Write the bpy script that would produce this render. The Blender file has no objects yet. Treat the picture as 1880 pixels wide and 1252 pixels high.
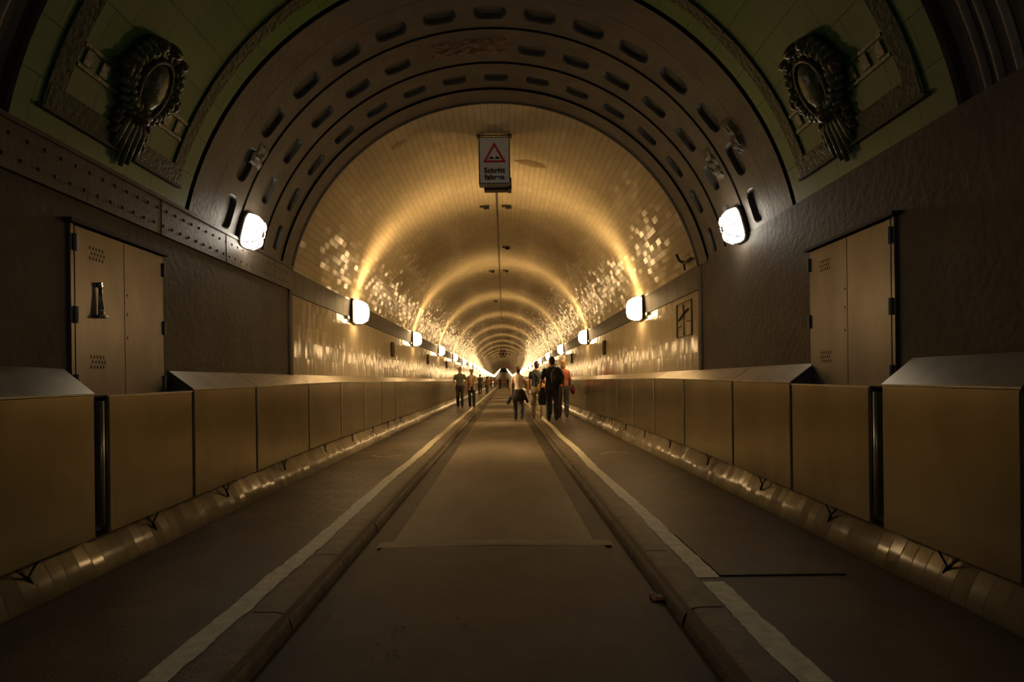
import bpy, bmesh, math, random
from mathutils import Vector, Matrix
random.seed(7)
S = bpy.context.scene
C = S.collection
PI = math.pi

# ------------------------------------------------------------------ camera, world, exposure
F = 1050.0                                  # focal length in pixels of the 1880 px frame
cd = bpy.data.cameras.new('camera'); cam = bpy.data.objects.new('camera', cd); C.objects.link(cam)
cd.sensor_width = 36.0; cd.lens = 36.0*F/1880
cd.shift_x = 15/1880.0; cd.shift_y = 73/1880.0
cd.clip_start = 0.05; cd.clip_end = 900
cam.location = (0.1, 0, 1.2); cam.rotation_euler = (PI/2, 0.012, 0)
S.camera = cam
w = bpy.data.worlds.new('world'); S.world = w; w.use_nodes = True
w.node_tree.nodes['Background'].inputs[0].default_value = (1.0, 0.80, 0.60, 1)
w.node_tree.nodes['Background'].inputs[1].default_value = 0.003
S.view_settings.view_transform = 'Standard'; S.view_settings.look = 'None'
S.view_settings.gamma = 1; S.view_settings.use_curve_mapping = False
S.view_settings.exposure = 0.0
TUBE_COL = (1.0, 0.63, 0.28); TUBE_STR = 31.0; BEAM = 11.5
HALL_COL = (1.0, 0.90, 0.74); HALL_STR = 18.0
HALL_STR_FILL = 24.0

# ------------------------------------------------------------------ the tunnel's line
R = 2.74; ZC = 2.13; W = 2.70
END = 462.0
def zo(d):
    if d < 150: return 0.0
    if d < 190: return 0.028*(d-150)**2/80.0
    return 0.028*(d-170)
def thd(a): return math.radians(a)

# ------------------------------------------------------------------ materials
def new_mat(name):
    m = bpy.data.materials.new(name); m.use_nodes = True
    nt = m.node_tree; b = nt.nodes['Principled BSDF']
    return m, nt, b
def N(nt, typ, **kw):
    n = nt.nodes.new(typ)
    for k, v in kw.items():
        if k in n.inputs.keys(): n.inputs[k].default_value = v
        else: setattr(n, k, v)
    return n
def math_n(nt, op, a, b=None, c=None):
    n = nt.nodes.new('ShaderNodeMath'); n.operation = op
    for i, v in enumerate((a, b, c)):
        if v is None: continue
        if isinstance(v, (int, float)): n.inputs[i].default_value = v
        else: nt.links.new(v, n.inputs[i])
    return n.outputs[0]
def mixc(nt, fac, a, b, blend='MIX'):
    n = nt.nodes.new('ShaderNodeMix'); n.data_type = 'RGBA'; n.blend_type = blend
    for s, v in ((0, fac), (6, a), (7, b)):
        if isinstance(v, (int, float)): n.inputs[s].default_value = v
        elif isinstance(v, tuple): n.inputs[s].default_value = (*v, 1) if len(v) == 3 else v
        else: nt.links.new(v, n.inputs[s])
    return n.outputs[2]
def ramp(nt, src, stops):
    n = nt.nodes.new('ShaderNodeValToRGB'); nt.links.new(src, n.inputs[0])
    el = n.color_ramp.elements
    el[0].position, el[0].color = stops[0][0], (*stops[0][1], 1)
    el[1].position, el[1].color = stops[-1][0], (*stops[-1][1], 1)
    for p, c in stops[1:-1]:
        e = el.new(p); e.color = (*c, 1)
    return n.outputs[0]
def plain(name, col, rough=0.6, metal=0.0, noise=0.25, scale=6.0, bump=0.0, bscale=40.0, stretch=(1, 1, 1), spec=0.5):
    m, nt, b = new_mat(name)
    tc = N(nt, 'ShaderNodeTexCoord'); mp = N(nt, 'ShaderNodeMapping'); mp.inputs['Scale'].default_value = stretch
    nt.links.new(tc.outputs['Object'], mp.inputs[0])
    nz = N(nt, 'ShaderNodeTexNoise', Scale=scale, Detail=6.0, Roughness=0.6); nt.links.new(mp.outputs[0], nz.inputs['Vector'])
    lo = tuple(c*(1-noise) for c in col); hi = tuple(min(1, c*(1+noise)) for c in col)
    nt.links.new(ramp(nt, nz.outputs[0], [(0.3, lo), (0.7, hi)]), b.inputs['Base Color'])
    b.inputs['Roughness'].default_value = rough; b.inputs['Metallic'].default_value = metal
    b.inputs['Specular IOR Level'].default_value = spec
    if bump:
        n2 = N(nt, 'ShaderNodeTexNoise', Scale=bscale, Detail=5.0); nt.links.new(mp.outputs[0], n2.inputs['Vector'])
        bp = N(nt, 'ShaderNodeBump', Strength=1.0, Distance=bump); nt.links.new(n2.outputs[0], bp.inputs['Height'])
        nt.links.new(bp.outputs[0], b.inputs['Normal'])
    return m
def tile_mat(name, cols, su, sv, grout, gcol, jitter, rough, stagger=0.5, stain=0.25, wave=0.0, cross=1.0, swap=False):
    """glazed tiles on metric UVs: rows along U of size su, tiles of length sv along V"""
    m, nt, b = new_mat(name)
    uvn = N(nt, 'ShaderNodeUVMap'); uvn.uv_map = 'UVMap'
    sx = N(nt, 'ShaderNodeSeparateXYZ'); nt.links.new(uvn.outputs[0], sx.inputs[0])
    U_, V_ = (sx.outputs[1], sx.outputs[0]) if swap else (sx.outputs[0], sx.outputs[1])
    a = math_n(nt, 'DIVIDE', U_, su); row = math_n(nt, 'FLOOR', a); fu = math_n(nt, 'FRACT', a)
    par = math_n(nt, 'MULTIPLY', math_n(nt, 'FLOORED_MODULO', row, 2.0), stagger)
    bb = math_n(nt, 'ADD', math_n(nt, 'DIVIDE', V_, sv), par)
    col = math_n(nt, 'FLOOR', bb); fv = math_n(nt, 'FRACT', bb)
    cx = N(nt, 'ShaderNodeCombineXYZ'); nt.links.new(row, cx.inputs[0]); nt.links.new(col, cx.inputs[1])
    wn = N(nt, 'ShaderNodeTexWhiteNoise'); wn.noise_dimensions = '3D'; nt.links.new(cx.outputs[0], wn.inputs[0])
    g = math_n(nt, 'MAXIMUM', math_n(nt, 'LESS_THAN', fu, grout/su), math_n(nt, 'MULTIPLY', math_n(nt, 'LESS_THAN', fv, grout/sv), cross))
    tc = N(nt, 'ShaderNodeTexCoord')
    nz = N(nt, 'ShaderNodeTexNoise', Scale=0.9, Detail=5.0); nt.links.new(tc.outputs['Object'], nz.inputs['Vector'])
    base = ramp(nt, wn.outputs[0], [(0.0, cols[0]), (0.6, cols[1]), (1.0, cols[2])])
    st = ramp(nt, nz.outputs[0], [(0.35, (1-stain,)*3), (0.65, (1, 1, 1))])
    base = mixc(nt, 1.0, base, st, 'MULTIPLY')
    fin = mixc(nt, g, base, gcol)
    nt.links.new(fin, b.inputs['Base Color'])
    geo = N(nt, 'ShaderNodeNewGeometry')
    v1 = N(nt, 'ShaderNodeVectorMath'); v1.operation = 'SUBTRACT'; nt.links.new(wn.outputs[1], v1.inputs[0]); v1.inputs[1].default_value = (.5, .5, .5)
    v2 = N(nt, 'ShaderNodeVectorMath'); v2.operation = 'SCALE'; nt.links.new(v1.outputs[0], v2.inputs[0]); v2.inputs['Scale'].default_value = jitter
    v3 = N(nt, 'ShaderNodeVectorMath'); v3.operation = 'ADD'; nt.links.new(v2.outputs[0], v3.inputs[0]); nt.links.new(geo.outputs['Normal'], v3.inputs[1])
    v4 = N(nt, 'ShaderNodeVectorMath'); v4.operation = 'NORMALIZE'; nt.links.new(v3.outputs[0], v4.inputs[0])
    out = v4.outputs[0]
    if wave:
        n2 = N(nt, 'ShaderNodeTexNoise', Scale=9.0, Detail=2.0); nt.links.new(tc.outputs['Object'], n2.inputs['Vector'])
        bp = N(nt, 'ShaderNodeBump', Strength=1.0, Distance=wave); nt.links.new(n2.outputs[0], bp.inputs['Height']); nt.links.new(out, bp.inputs['Normal'])
        out = bp.outputs[0]
    nt.links.new(out, b.inputs['Normal'])
    rg = math_n(nt, 'ADD', math_n(nt, 'MULTIPLY', g, 0.6-rough), rough)
    nt.links.new(rg, b.inputs['Roughness'])
    return m
def emis(name, col, strength, ends=None):
    m, nt, b = new_mat(name)
    if ends:      # ends facing along the tunnel dimmed on purpose, for stronger arcs across the vault
        g = N(nt, 'ShaderNodeNewGeometry'); sp = N(nt, 'ShaderNodeSeparateXYZ'); nt.links.new(g.outputs['Normal'], sp.inputs[0])
        q = math_n(nt, 'ABSOLUTE', sp.outputs[1]); q = math_n(nt, 'POWER', q, 1.5)
        st = math_n(nt, 'ADD', math_n(nt, 'MULTIPLY', q, ends-strength), strength)
        nt.links.new(st, b.inputs['Emission Strength'])
    b.inputs['Base Color'].default_value = (.8, .8, .8, 1); b.inputs['Roughness'].default_value = .2
    b.inputs['Emission Color'].default_value = (*col, 1)
    if not ends: b.inputs['Emission Strength'].default_value = strength
    return m

M = {}
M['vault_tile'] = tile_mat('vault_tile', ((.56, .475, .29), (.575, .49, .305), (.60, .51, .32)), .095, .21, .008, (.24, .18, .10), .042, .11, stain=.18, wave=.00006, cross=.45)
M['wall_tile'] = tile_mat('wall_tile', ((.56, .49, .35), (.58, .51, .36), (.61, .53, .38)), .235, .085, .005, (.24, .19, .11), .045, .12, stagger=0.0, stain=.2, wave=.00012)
M['band_tile'] = tile_mat('band_tile', ((.045, .045, .018), (.058, .056, .024), (.075, .068, .032)), 5.0, .50, .022, (.012, .01, .006), .02, .5, stagger=0, stain=.5)
M['foot_tile'] = tile_mat('foot_tile', ((.22, .19, .12), (.26, .23, .15), (.30, .26, .17)), 1.2, .105, .007, (.08, .065, .04), .055, .15, stagger=0, stain=.5, wave=.0003)
M['green_tile'] = tile_mat('green_tile', ((.042, .17, .004), (.052, .185, .005), (.08, .19, .008)), .31, .29, .006, (.02, .03, .01), .015, .42, stain=.3, cross=.6)
M['paver'] = tile_mat('paver', ((.11, .088, .06), (.14, .112, .076), (.17, .135, .09)), .13, .23, .010, (.03, .022, .014), .02, .5, stain=.45, swap=True)
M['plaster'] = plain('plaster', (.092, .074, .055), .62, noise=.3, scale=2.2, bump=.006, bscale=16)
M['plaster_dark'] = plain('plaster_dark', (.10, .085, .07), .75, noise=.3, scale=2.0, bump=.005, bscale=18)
M['iron'] = plain('iron', (.092, .073, .052), .5, noise=.3, scale=3.0, bump=.004, bscale=22)
M['iron_pocket_shade'] = plain('iron_pocket_shade', (.068, .062, .045), .55, noise=.3, scale=6)  # recess shade put into a darker iron colour
M['beam'] = plain('beam', (.10, .08, .06), .5, noise=.3, scale=4, bump=.003, bscale=40)
M['rivet'] = plain('rivet', (.04, .032, .024), .6)
M['clad'] = plain('clad', (.385, .345, .235), .24, metal=.92, noise=.2, scale=2.2, bump=.0014, bscale=3.0, stretch=(1, 1, .5))
M['clad_edge'] = plain('clad_edge', (.60, .55, .47), .35, metal=.9, noise=.1)
M['ledge'] = plain('ledge', (.50, .45, .36), .38, metal=.6, noise=.15, scale=5)
M['door'] = plain('door', (.19, .18, .17), .33, metal=.75, noise=.16, scale=5, bump=.0008, bscale=5, stretch=(1, 1, .3))
M['rib'] = plain('rib', (.30, .27, .24), .5)
M['seam'] = plain('seam', (.26, .225, .16), .6)
M['groove_shade'] = plain('groove_shade', (.012, .010, .008), .95, spec=.1)  # near-black lining puts the shadow between the rings into the colour
M['hinge'] = plain('hinge', (.16, .16, .16), .45, metal=.6)
M['chrome'] = plain('chrome', (.75, .74, .72), .16, metal=1.0, noise=.02)
M['black'] = plain('black', (.012, .011, .010), .6)
M['dark_metal'] = plain('dark_metal', (.05, .045, .04), .5, metal=.5)
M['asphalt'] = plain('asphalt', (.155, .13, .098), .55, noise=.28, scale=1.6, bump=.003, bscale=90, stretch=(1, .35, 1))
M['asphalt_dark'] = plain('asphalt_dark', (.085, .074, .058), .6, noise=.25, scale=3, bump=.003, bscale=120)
M['gutter_shade'] = plain('gutter_shade', (.045, .036, .026), .6, noise=.5, scale=6, stretch=(1, .3, 1))  # road edge tone with the shadow along the kerb put into it
M['walk_smooth'] = plain('walk_smooth', (.085, .070, .048), .5, noise=.3, scale=2.6, bump=.0025, bscale=60)
M['kerb'] = plain('kerb', (.16, .132, .092), .55, noise=.4, scale=9, bump=.004, bscale=60)
M['concrete'] = plain('concrete', (.20, .17, .12), .6, noise=.3, scale=10, bump=.002)
M['plate_metal'] = plain('plate_metal', (.10, .085, .065), .5, metal=.3, noise=.3, scale=6, bump=.003, bscale=60)
M['paint'] = plain('paint', (.86, .82, .64), .6, noise=.22, scale=14, bump=.002, bscale=60)
M['relief'] = plain('relief', (.10, .12, .05), .26, noise=.4, scale=22, bump=.006, bscale=30)
M['relief_ornate'] = plain('relief_ornate', (.012, .034, .006), .33, noise=.45, scale=26, bump=.012, bscale=26, spec=.25)
M['relief_brown'] = plain('relief_brown', (.09, .062, .036), .25, noise=.4, scale=22, bump=.006, bscale=30)
M['sign_white'] = plain('sign_white', (.78, .76, .74), .45, noise=.03)
M['sign_red'] = plain('sign_red', (.55, .03, .015), .45, noise=.05)
M['sign_frame'] = plain('sign_frame', (.20, .20, .17), .45, metal=.5)
M['rust'] = plain('rust', (.16, .085, .045), .8, noise=.6, scale=18, bump=.02, bscale=24)
M['lamp_plate'] = plain('lamp_plate', (.06, .05, .04), .5, metal=.5)
M['glass_tube'] = emis('glass_tube', TUBE_COL, TUBE_STR, TUBE_STR*.2)
M['glass_hall'] = emis('glass_hall', HALL_COL, HALL_STR)
M['glass_fill'] = emis('glass_fill', HALL_COL, HALL_STR_FILL)

# ------------------------------------------------------------------ object helpers
def link_mesh(name, me, mat=None, parent=None, smooth=False):
    o = bpy.data.objects.new(name, me); C.objects.link(o)
    if mat is not None:
        for m in (mat if isinstance(mat, (list, tuple)) else [mat]): me.materials.append(m)
    if smooth:
        for p in me.polygons: p.use_smooth = True
    if parent is not None: o.parent = parent
    return o
def bobj(name, bm, mat, parent=None, smooth=False, normals=True):
    if normals: bmesh.ops.recalc_face_normals(bm, faces=bm.faces)
    me = bpy.data.meshes.new(name); bm.to_mesh(me); bm.free()
    return link_mesh(name, me, mat, parent, smooth)
def tag(o, label=None, cat=None, group=None, kind=None):
    if label: o['label'] = label
    if cat: o['category'] = cat
    if group: o['group'] = group
    if kind: o['kind'] = kind
    return o
def struct(o): o['kind'] = 'structure'; return o
def empty(name, loc=(0, 0, 0), rz=0):
    o = bpy.data.objects.new(name, None); C.objects.link(o); o.location = loc; o.rotation_euler = (0, 0, rz)
    o.empty_display_size = .1
    return o
def copy_tree(o, parent=None):
    if o.type == 'LIGHT': return None
    c = o.copy(); C.objects.link(c)
    if parent is not None: c.parent = parent
    for ch in list(o.children): copy_tree(ch, c)
    return c
def box(bm, x0, x1, y0, y1, z0, z1):
    v = [bm.verts.new(p) for p in ((x0, y0, z0), (x1, y0, z0), (x1, y1, z0), (x0, y1, z0), (x0, y0, z1), (x1, y0, z1), (x1, y1, z1), (x0, y1, z1))]
    for f in ((0, 3, 2, 1), (4, 5, 6, 7), (0, 1, 5, 4), (1, 2, 6, 5), (2, 3, 7, 6), (3, 0, 4, 7)):
        bm.faces.new([v[i] for i in f])
    return v
def bevel(bm, w, seg=2):
    bmesh.ops.recalc_face_normals(bm, faces=bm.faces)
    bmesh.ops.bevel(bm, geom=list(bm.edges), offset=w, segments=seg, affect='EDGES', profile=.5)
def sweep(name, prof, ds, mats, parent=None, smooth=True, midx=None, flip=False, zf=zo, jit=None, u0=0.0):
    """extrude an (x, z) line along the tunnel, with metric UVs (arc length, distance)"""
    bm = bmesh.new(); uvl = bm.loops.layers.uv.new('UVMap')
    us = [u0]
    for (a, b) in zip(prof, prof[1:]): us.append(us[-1]+math.hypot(b[0]-a[0], b[1]-a[1]))
    rows = []
    for j, d in enumerate(ds):
        rows.append([bm.verts.new((p[0]+(jit(i, j) if jit else 0), d, p[1]+zf(d))) for i, p in enumerate(prof)])
    for j in range(len(ds)-1):
        for i in range(len(prof)-1):
            vs = [rows[j][i], rows[j][i+1], rows[j+1][i+1], rows[j+1][i]]
            uu = [(us[i], ds[j]), (us[i+1], ds[j]), (us[i+1], ds[j+1]), (us[i], ds[j+1])]
            if flip: vs.reverse(); uu.reverse()
            f = bm.faces.new(vs); f.smooth = smooth
            if midx: f.material_index = midx[i]
            for l, q in zip(f.loops, uu): l[uvl].uv = q
    me = bpy.data.meshes.new(name); bm.to_mesh(me); bm.free()
    return link_mesh(name, me, mats, parent)
def drange(a, b):
    out = [a]; d = a
    while d < b:
        d += 2.0 if d < 40 else (5.0 if d < 140 else 6.0)
        out.append(min(d, b))
    return out
def tube(bm, pts, r, n=8, cap=True):
    """round bar through points"""
    rings = []
    for k, p in enumerate(pts):
        p = Vector(p)
        t = (Vector(pts[min(k+1, len(pts)-1)])-Vector(pts[max(k-1, 0)])).normalized()
        a = t.cross(Vector((0, 0, 1)));
        if a.length < .05: a = t.cross(Vector((0, 1, 0)))
        a.normalize(); b = t.cross(a)
        rr = r[k] if isinstance(r, (list, tuple)) else r
        rings.append([bm.verts.new(p+a*rr*math.cos(2*PI*i/n)+b*rr*math.sin(2*PI*i/n)) for i in range(n)])
    for q0, q1 in zip(rings, rings[1:]):
        for i in range(n): bm.faces.new((q0[i], q0[(i+1) % n], q1[(i+1) % n], q1[i]))
    if cap:
        bm.faces.new(rings[0][::-1]); bm.faces.new(rings[-1])
def ellipsoid(bm, c, r, rot=None, u=12, v=8):
    mt = Matrix.Translation(c) @ (rot.to_4x4() if rot else Matrix.Identity(4)) @ Matrix.Diagonal((*r, 1))
    bmesh.ops.create_uvsphere(bm, u_segments=u, v_segments=v, radius=1, matrix=mt)
def arc_pts(r, a0, a1, n): return [(r*math.cos(thd(a0+(a1-a0)*i/n)), ZC+r*math.sin(thd(a0+(a1-a0)*i/n))) for i in range(n+1)]

# ------------------------------------------------------------------ the setting: floor
D0 = -6.0
DS = drange(D0, END)
struct(sweep('floor', [(-1.03, -.10), (-.98, -.10), (-.80, -.085), (-.4, -.075), (0, -.072), (.4, -.075), (.80, -.085), (.98, -.10), (1.03, -.10)][::1], DS,
             [M['asphalt'], M['gutter_shade']], midx=[1, 1, 0, 0, 0, 0, 1, 1], flip=True)).name = 'floor'
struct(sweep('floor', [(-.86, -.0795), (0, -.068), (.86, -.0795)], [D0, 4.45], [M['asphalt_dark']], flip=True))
sm = struct(sweep('trim_1', [(-.90, -.080), (0, -.066), (.93, -.080)], [4.42, 4.5, 4.57], [M['seam']], flip=True, jit=lambda i, j: 0))
for s in (-1, 1):
    fl = s > 0
    struct(sweep('floor', [(s*1.23, 0), (s*1.6, 0), (s*2.05, 0), (s*2.5, 0)], drange(4.7, END) if s < 0 else drange(3.44, END), [M['paver'] if s < 0 else M['walk_smooth']], flip=not fl))
struct(sweep('floor', [(1.23, 0), (2.5, 0)], [D0, 3.44], [M['walk_smooth']], flip=False))
struct(sweep('floor', [(-1.23, 0), (-2.5, 0)], [D0, 4.7], [M['walk_smooth']], flip=True))
for s in (-1, 1):
    # kerb stones, joints every metre or so
    rr = random.Random(3+s)
    d = D0; first = True
    bm = bmesh.new()
    while d < END:
        L = 1.0 if d < 60 else 8.0
        e = min(d+L, END)
        pr = [(1.02, -.13), (1.028, -.07), (1.045, -.03), (1.08, -.006), (1.12, .001), (1.242, .001)]
        j = rr.uniform(-.006, .006)
        a = [bm.verts.new((s*(p[0]+(j if i < 4 else 0)), d+.006, p[1]+zo(d))) for i, p in enumerate(pr)]
        b = [bm.verts.new((s*(p[0]+(j if i < 4 else 0)), e-.006, p[1]+zo(e))) for i, p in enumerate(pr)]
        for i in range(5):
            bm.faces.new((a[i], a[i+1], b[i+1], b[i]) if s < 0 else (a[i], b[i], b[i+1], a[i+1]))
        d = e
    o = bobj('trim_2' if s < 0 else 'trim_3', bm, M['kerb'], smooth=True, normals=False); struct(o)
    struct(sweep('trim_4' if s < 0 else 'trim_5', [(s*1.01, -.14), (s*1.035, -.08), (s*1.05, -.012), (s*1.245, -.006)], DS, [M['gutter_shade']], flip=s < 0))
    # concave tiled footing
    struct(sweep('baseboard_left' if s < 0 else 'baseboard_right', [(s*2.455, 0), (s*2.47, .06), (s*2.50, .13), (s*2.545, .21), (s*2.60, .32), (s*2.66, .46), (s*2.70, .65)], DS, [M['foot_tile']], flip=s < 0))
# painted lines, ragged at their edges
for s in (-1, 1):
    rr = random.Random(11+s)
    ds = []; d = 1.2
    while d < END:
        ds.append(d); d += .035 if d < 6 else (.12 if d < 14 else (1.0 if d < 40 else 6.0))
    ds.append(END)
    wob = [0, 0, 0, 0]
    bm = bmesh.new(); prev = None
    a = b = 0
    for k, d in enumerate(ds):
        a = a*.8+rr.uniform(-.006, .006); b = b*.8+rr.uniform(-.006, .006)
        cc = 1.325+.012*math.sin(d*1.3+s)
        x0 = cc-.062+a; x1 = cc+.062+b
        cut = (s > 0 and abs(d-3.42) < .03) 
        cur = (bm.verts.new((s*x0, d, .003+zo(d))), bm.verts.new((s*x1, d, .003+zo(d))))
        if prev and not cut:
            bm.faces.new((prev[0], prev[1], cur[1], cur[0]) if s > 0 else (prev[1], prev[0], cur[0], cur[1]))
        prev = cur
    o = bobj('painted_line', bm, M['paint'], normals=False)
    tag(o, ('white painted line along the left' if s < 0 else 'white painted line along the right')+' edge of the road beside the walkway', 'road marking')
# steel cover plate in the right walkway
bm = bmesh.new(); box(bm, 1.40, 2.16, 3.46, 4.4, .001, .010); bevel(bm, .003, 1)
tag(bobj('cover_plate', bm, M['plate_metal']), 'thin dark steel plate lying in the right walkway beside the white line', 'cover plate')
# painted chevrons
def chevron(x, d, s, lab):
    bm = bmesh.new()
    pts = [(-.22, .10), (0, -.10), (.24, .06)]
    for (p, q) in zip(pts, pts[1:]):
        p = Vector(p); q = Vector(q); t = (q-p).normalized(); n = Vector((-t.y, t.x))*.028
        vs = [bm.verts.new((x+v.x, d+s*v.y*1.3, .003)) for v in (p-n-t*.02, q-n+t*.02, q+n+t*.02, p+n-t*.02)]
        f = bm.faces.new(vs)
    for f in bm.faces:
        f.normal_update()
        if f.normal.z < 0: f.normal_flip()
    tag(bobj('painted_arrow', bm, M['concrete_mark'], normals=False), lab, 'road marking')
M['concrete_mark'] = plain('worn_paint', (.36, .31, .21), .6, noise=.3, scale=20)
chevron(-1.85, 9.25, 1, 'faded arrowhead painted on the left walkway, the nearer one to the camera')
chevron(1.87, 9.35, -1, 'faded arrowhead painted on the right walkway between line and tiled footing')
chevron(-1.72, 18.0, 1, 'faded arrowhead painted on the left walkway, the one farther down the tunnel')
# transverse road joints seen as faint lines
bm = bmesh.new()
for d in (31, 45, 60):
    box(bm, -.95, .95, d, d+.05, -.09, -.0705)
struct(bobj('trim_6', bm, M['concrete']))

# ------------------------------------------------------------------ the setting: tube walls and vault
A0 = math.degrees(math.asin((2.70-ZC)/R))
PORT = 7.5
TD = [PORT-.06]+[d for d in drange(8, END)]
xa = R*math.cos(thd(A0))
for s in (-1, 1):
    pr = [(s*W, .60), (s*W, 1.28), (s*W, 1.70), (s*W, 2.10), (s*(W-.002), 2.38), (s*(W-.004), 2.45), (s*xa, 2.70)]
    o = sweep('wall_left' if s < 0 else 'wall_right', pr, TD, [M['wall_tile'], M['band_tile']], midx=[0, 0, 0, 0, 1, 1], flip=s < 0, smooth=False)
    struct(o)
vault = sweep('ceiling', arc_pts(R, A0, 180-A0, 72), TD, [M['vault_tile']])
struct(vault)
for s in (-1, 1):   # slim moulding over and under the green band
    struct(sweep('trim_7' if s < 0 else 'trim_8', [(s*(W), 2.375), (s*(W-.012), 2.378), (s*(W-.012), 2.39), (s*W, 2.393)], TD, [M['band_tile']], flip=s < 0))
# far end of the tube
bm = bmesh.new(); ze = zo(END)
vs = [bm.verts.new((x, END, z+ze)) for x, z in [(-W, -.2), (W, -.2)]+arc_pts(R, A0, 180-A0, 24)]
bm.faces.new(vs)
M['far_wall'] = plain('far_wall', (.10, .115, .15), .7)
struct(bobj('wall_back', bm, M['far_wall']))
bm = bmesh.new(); box(bm, -1.5, 1.5, END-.15, END-.02, ze-.1, ze+2.6)
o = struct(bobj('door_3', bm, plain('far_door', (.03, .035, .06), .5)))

# ------------------------------------------------------------------ the hall in front of the tube mouth
HD = [D0, -3, 0, 2, 3.24, 5, PORT]
for s in (-1, 1):
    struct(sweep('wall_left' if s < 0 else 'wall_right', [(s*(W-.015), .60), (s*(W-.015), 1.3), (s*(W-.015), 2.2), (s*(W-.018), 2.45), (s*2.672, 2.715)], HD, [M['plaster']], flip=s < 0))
    # return of the plaster at the tube mouth
    bm = bmesh.new(); box(bm, min(s*2.665, s*2.75), max(s*2.665, s*2.75), PORT-.08, PORT+.015, .6, 2.70)
    struct(bobj('trim_9' if s < 0 else 'trim_10', bm, M['plaster']))
# near vault of dark plaster and its ribs
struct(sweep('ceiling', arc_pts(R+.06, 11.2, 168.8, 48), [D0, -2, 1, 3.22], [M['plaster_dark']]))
for k, (d, wd, dp) in enumerate(((3.05, .03, .03), (2.97, .03, .03), (2.86, .03, .03))):
    bm = bmesh.new()
    prs = arc_pts(R+.06, 12.6, 167.4, 48)
    for (p, q) in zip(prs, prs[1:]):
        def ins(p, t): 
            v = Vector((p[0], p[1]-ZC)); v = v*(1-t/v.length); return (v.x, v.y+ZC)
        pi, qi = ins(p, dp), ins(q, dp)
        a = [bm.verts.new((x, y, z)) for (x, z), y in ((p, d), (pi, d+.008), (pi, d+wd-.008), (p, d+wd))]
        b = [bm.verts.new((x, y, z)) for (x, z), y in ((q, d), (qi, d+.008), (qi, d+wd-.008), (q, d+wd))]
        for i in range(3): bm.faces.new((a[i], a[i+1], b[i+1], b[i]))
    bmesh.ops.remove_doubles(bm, verts=bm.verts, dist=.0005)
    struct(bobj('trim_%d' % (11+k), bm, M['rib'], smooth=True))
# rear wall of the hall behind the camera
bm = bmesh.new(); vs = [bm.verts.new((x, D0, z)) for x, z in [(-W, -.2), (W, -.2)]+arc_pts(R+.06, 11.2, 168.8, 24)]; bm.faces.new(vs)
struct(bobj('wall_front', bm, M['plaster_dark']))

# green tiled vault bay
def curved(bm, a0, a1, d0, d1, h, r=R, n=None, s=1, inner=True):
    """raised curved strip on the vault between two angles and two distances"""
    n = n or max(2, int(abs(a1-a0)/3))
    g = []
    for i in range(n+1):
        a = thd(a0+(a1-a0)*i/n); c, q = math.cos(a), math.sin(a)
        g.append([bm.verts.new((s*rr*c, d, ZC+rr*q)) for rr, d in ((r+.01, d0), (r-h, d0+min(.01, (d1-d0)/5)), (r-h, d1-min(.01, (d1-d0)/5)), (r+.01, d1))])
    for u, v in zip(g, g[1:]):
        for i in range(3): bm.faces.new((u[i], u[i+1], v[i+1], v[i]))
    bm.faces.new(g[0]); bm.faces.new(g[-1][::-1])
struct(sweep('ceiling', arc_pts(R, 11.9, 168.1, 60), [3.22, 4.0, 5.0], [M['green_tile']]))
# end face where the bay steps back from the near vault
bm = bmesh.new(); p0 = arc_pts(R-.0, 11.9, 168.1, 48); p1 = arc_pts(R+.06, 11.9, 168.1, 48)
for i in range(48):
    bm.faces.new([bm.verts.new((x, 3.22, z)) for x, z in (p0[i], p0[i+1], p1[i+1], p1[i])])
struct(bobj('trim_14', bm, M['iron']))
tn = 15
for (d0, d1) in ((3.385, 3.53), (4.68, 4.82)):
    bm = bmesh.new(); curved(bm, 16.2, 163.8, d0, d1, .018, n=60)
    struct(bobj('trim_%d' % tn, bm, M['relief_ornate'])); tn += 1
for s in (-1, 1):
    bm = bmesh.new(); curved(bm, 16.0, 18.9, 3.40, 4.82, .022, s=s)
    struct(bobj('trim_%d' % tn, bm, M['relief_ornate'])); tn += 1
    bm = bmesh.new(); curved(bm, 15.5, 16.0, 3.37, 4.84, .035, s=s)
    struct(bobj('trim_%d' % tn, bm, M['rivet'])); tn += 1
    bm = bmesh.new(); curved(bm, 22.7, 23.2, 3.53, 4.68, .012, s=s); curved(bm, 25.6, 26.1, 3.53, 4.68, .012, s=s)
    for k in range(8):
        d = 3.56+k*.14
        if 3.85 < d < 4.3: continue
        curved(bm, 23.4, 25.4, d, d+.085, .014, s=s)
    struct(bobj('trim_%d' % tn, bm, M['relief'])); tn += 1
# riveted iron beam along the left wall
bm = bmesh.new(); box(bm, -2.72, -2.652, D0, PORT-.005, 2.415, 2.70); 
bm2 = bmesh.new(); box(bm2, -2.72, -2.64, D0, PORT-.005, 2.695, 2.725)
beam = struct(bobj('trim_%d' % tn, bm, M['beam'])); tn += 1
struct(bobj('trim_%d' % tn, bm2, M['beam'])); tn += 1
bm = bmesh.new()
d = 2.4
while d < PORT-.1:
    for z in (2.49, 2.62):
        mt = Matrix.Translation((-2.652, d+(.05 if z > 2.5 else 0), z)) @ Matrix.Diagonal((.008, .013, .013, 1))
        bmesh.ops.create_uvsphere(bm, u_segments=8, v_segments=6, radius=1, matrix=mt)
    d += .125
rv = bobj('rivets', bm, M['rivet'], parent=beam, smooth=True); rv['kind'] = 'stuff'
bm = bmesh.new()
for d in (4.62, 5.7, 6.9): box(bm, -2.656, -2.648, d, d+.008, 2.415, 2.70)
bobj('joint', bm, M['rivet'], parent=beam)

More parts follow.
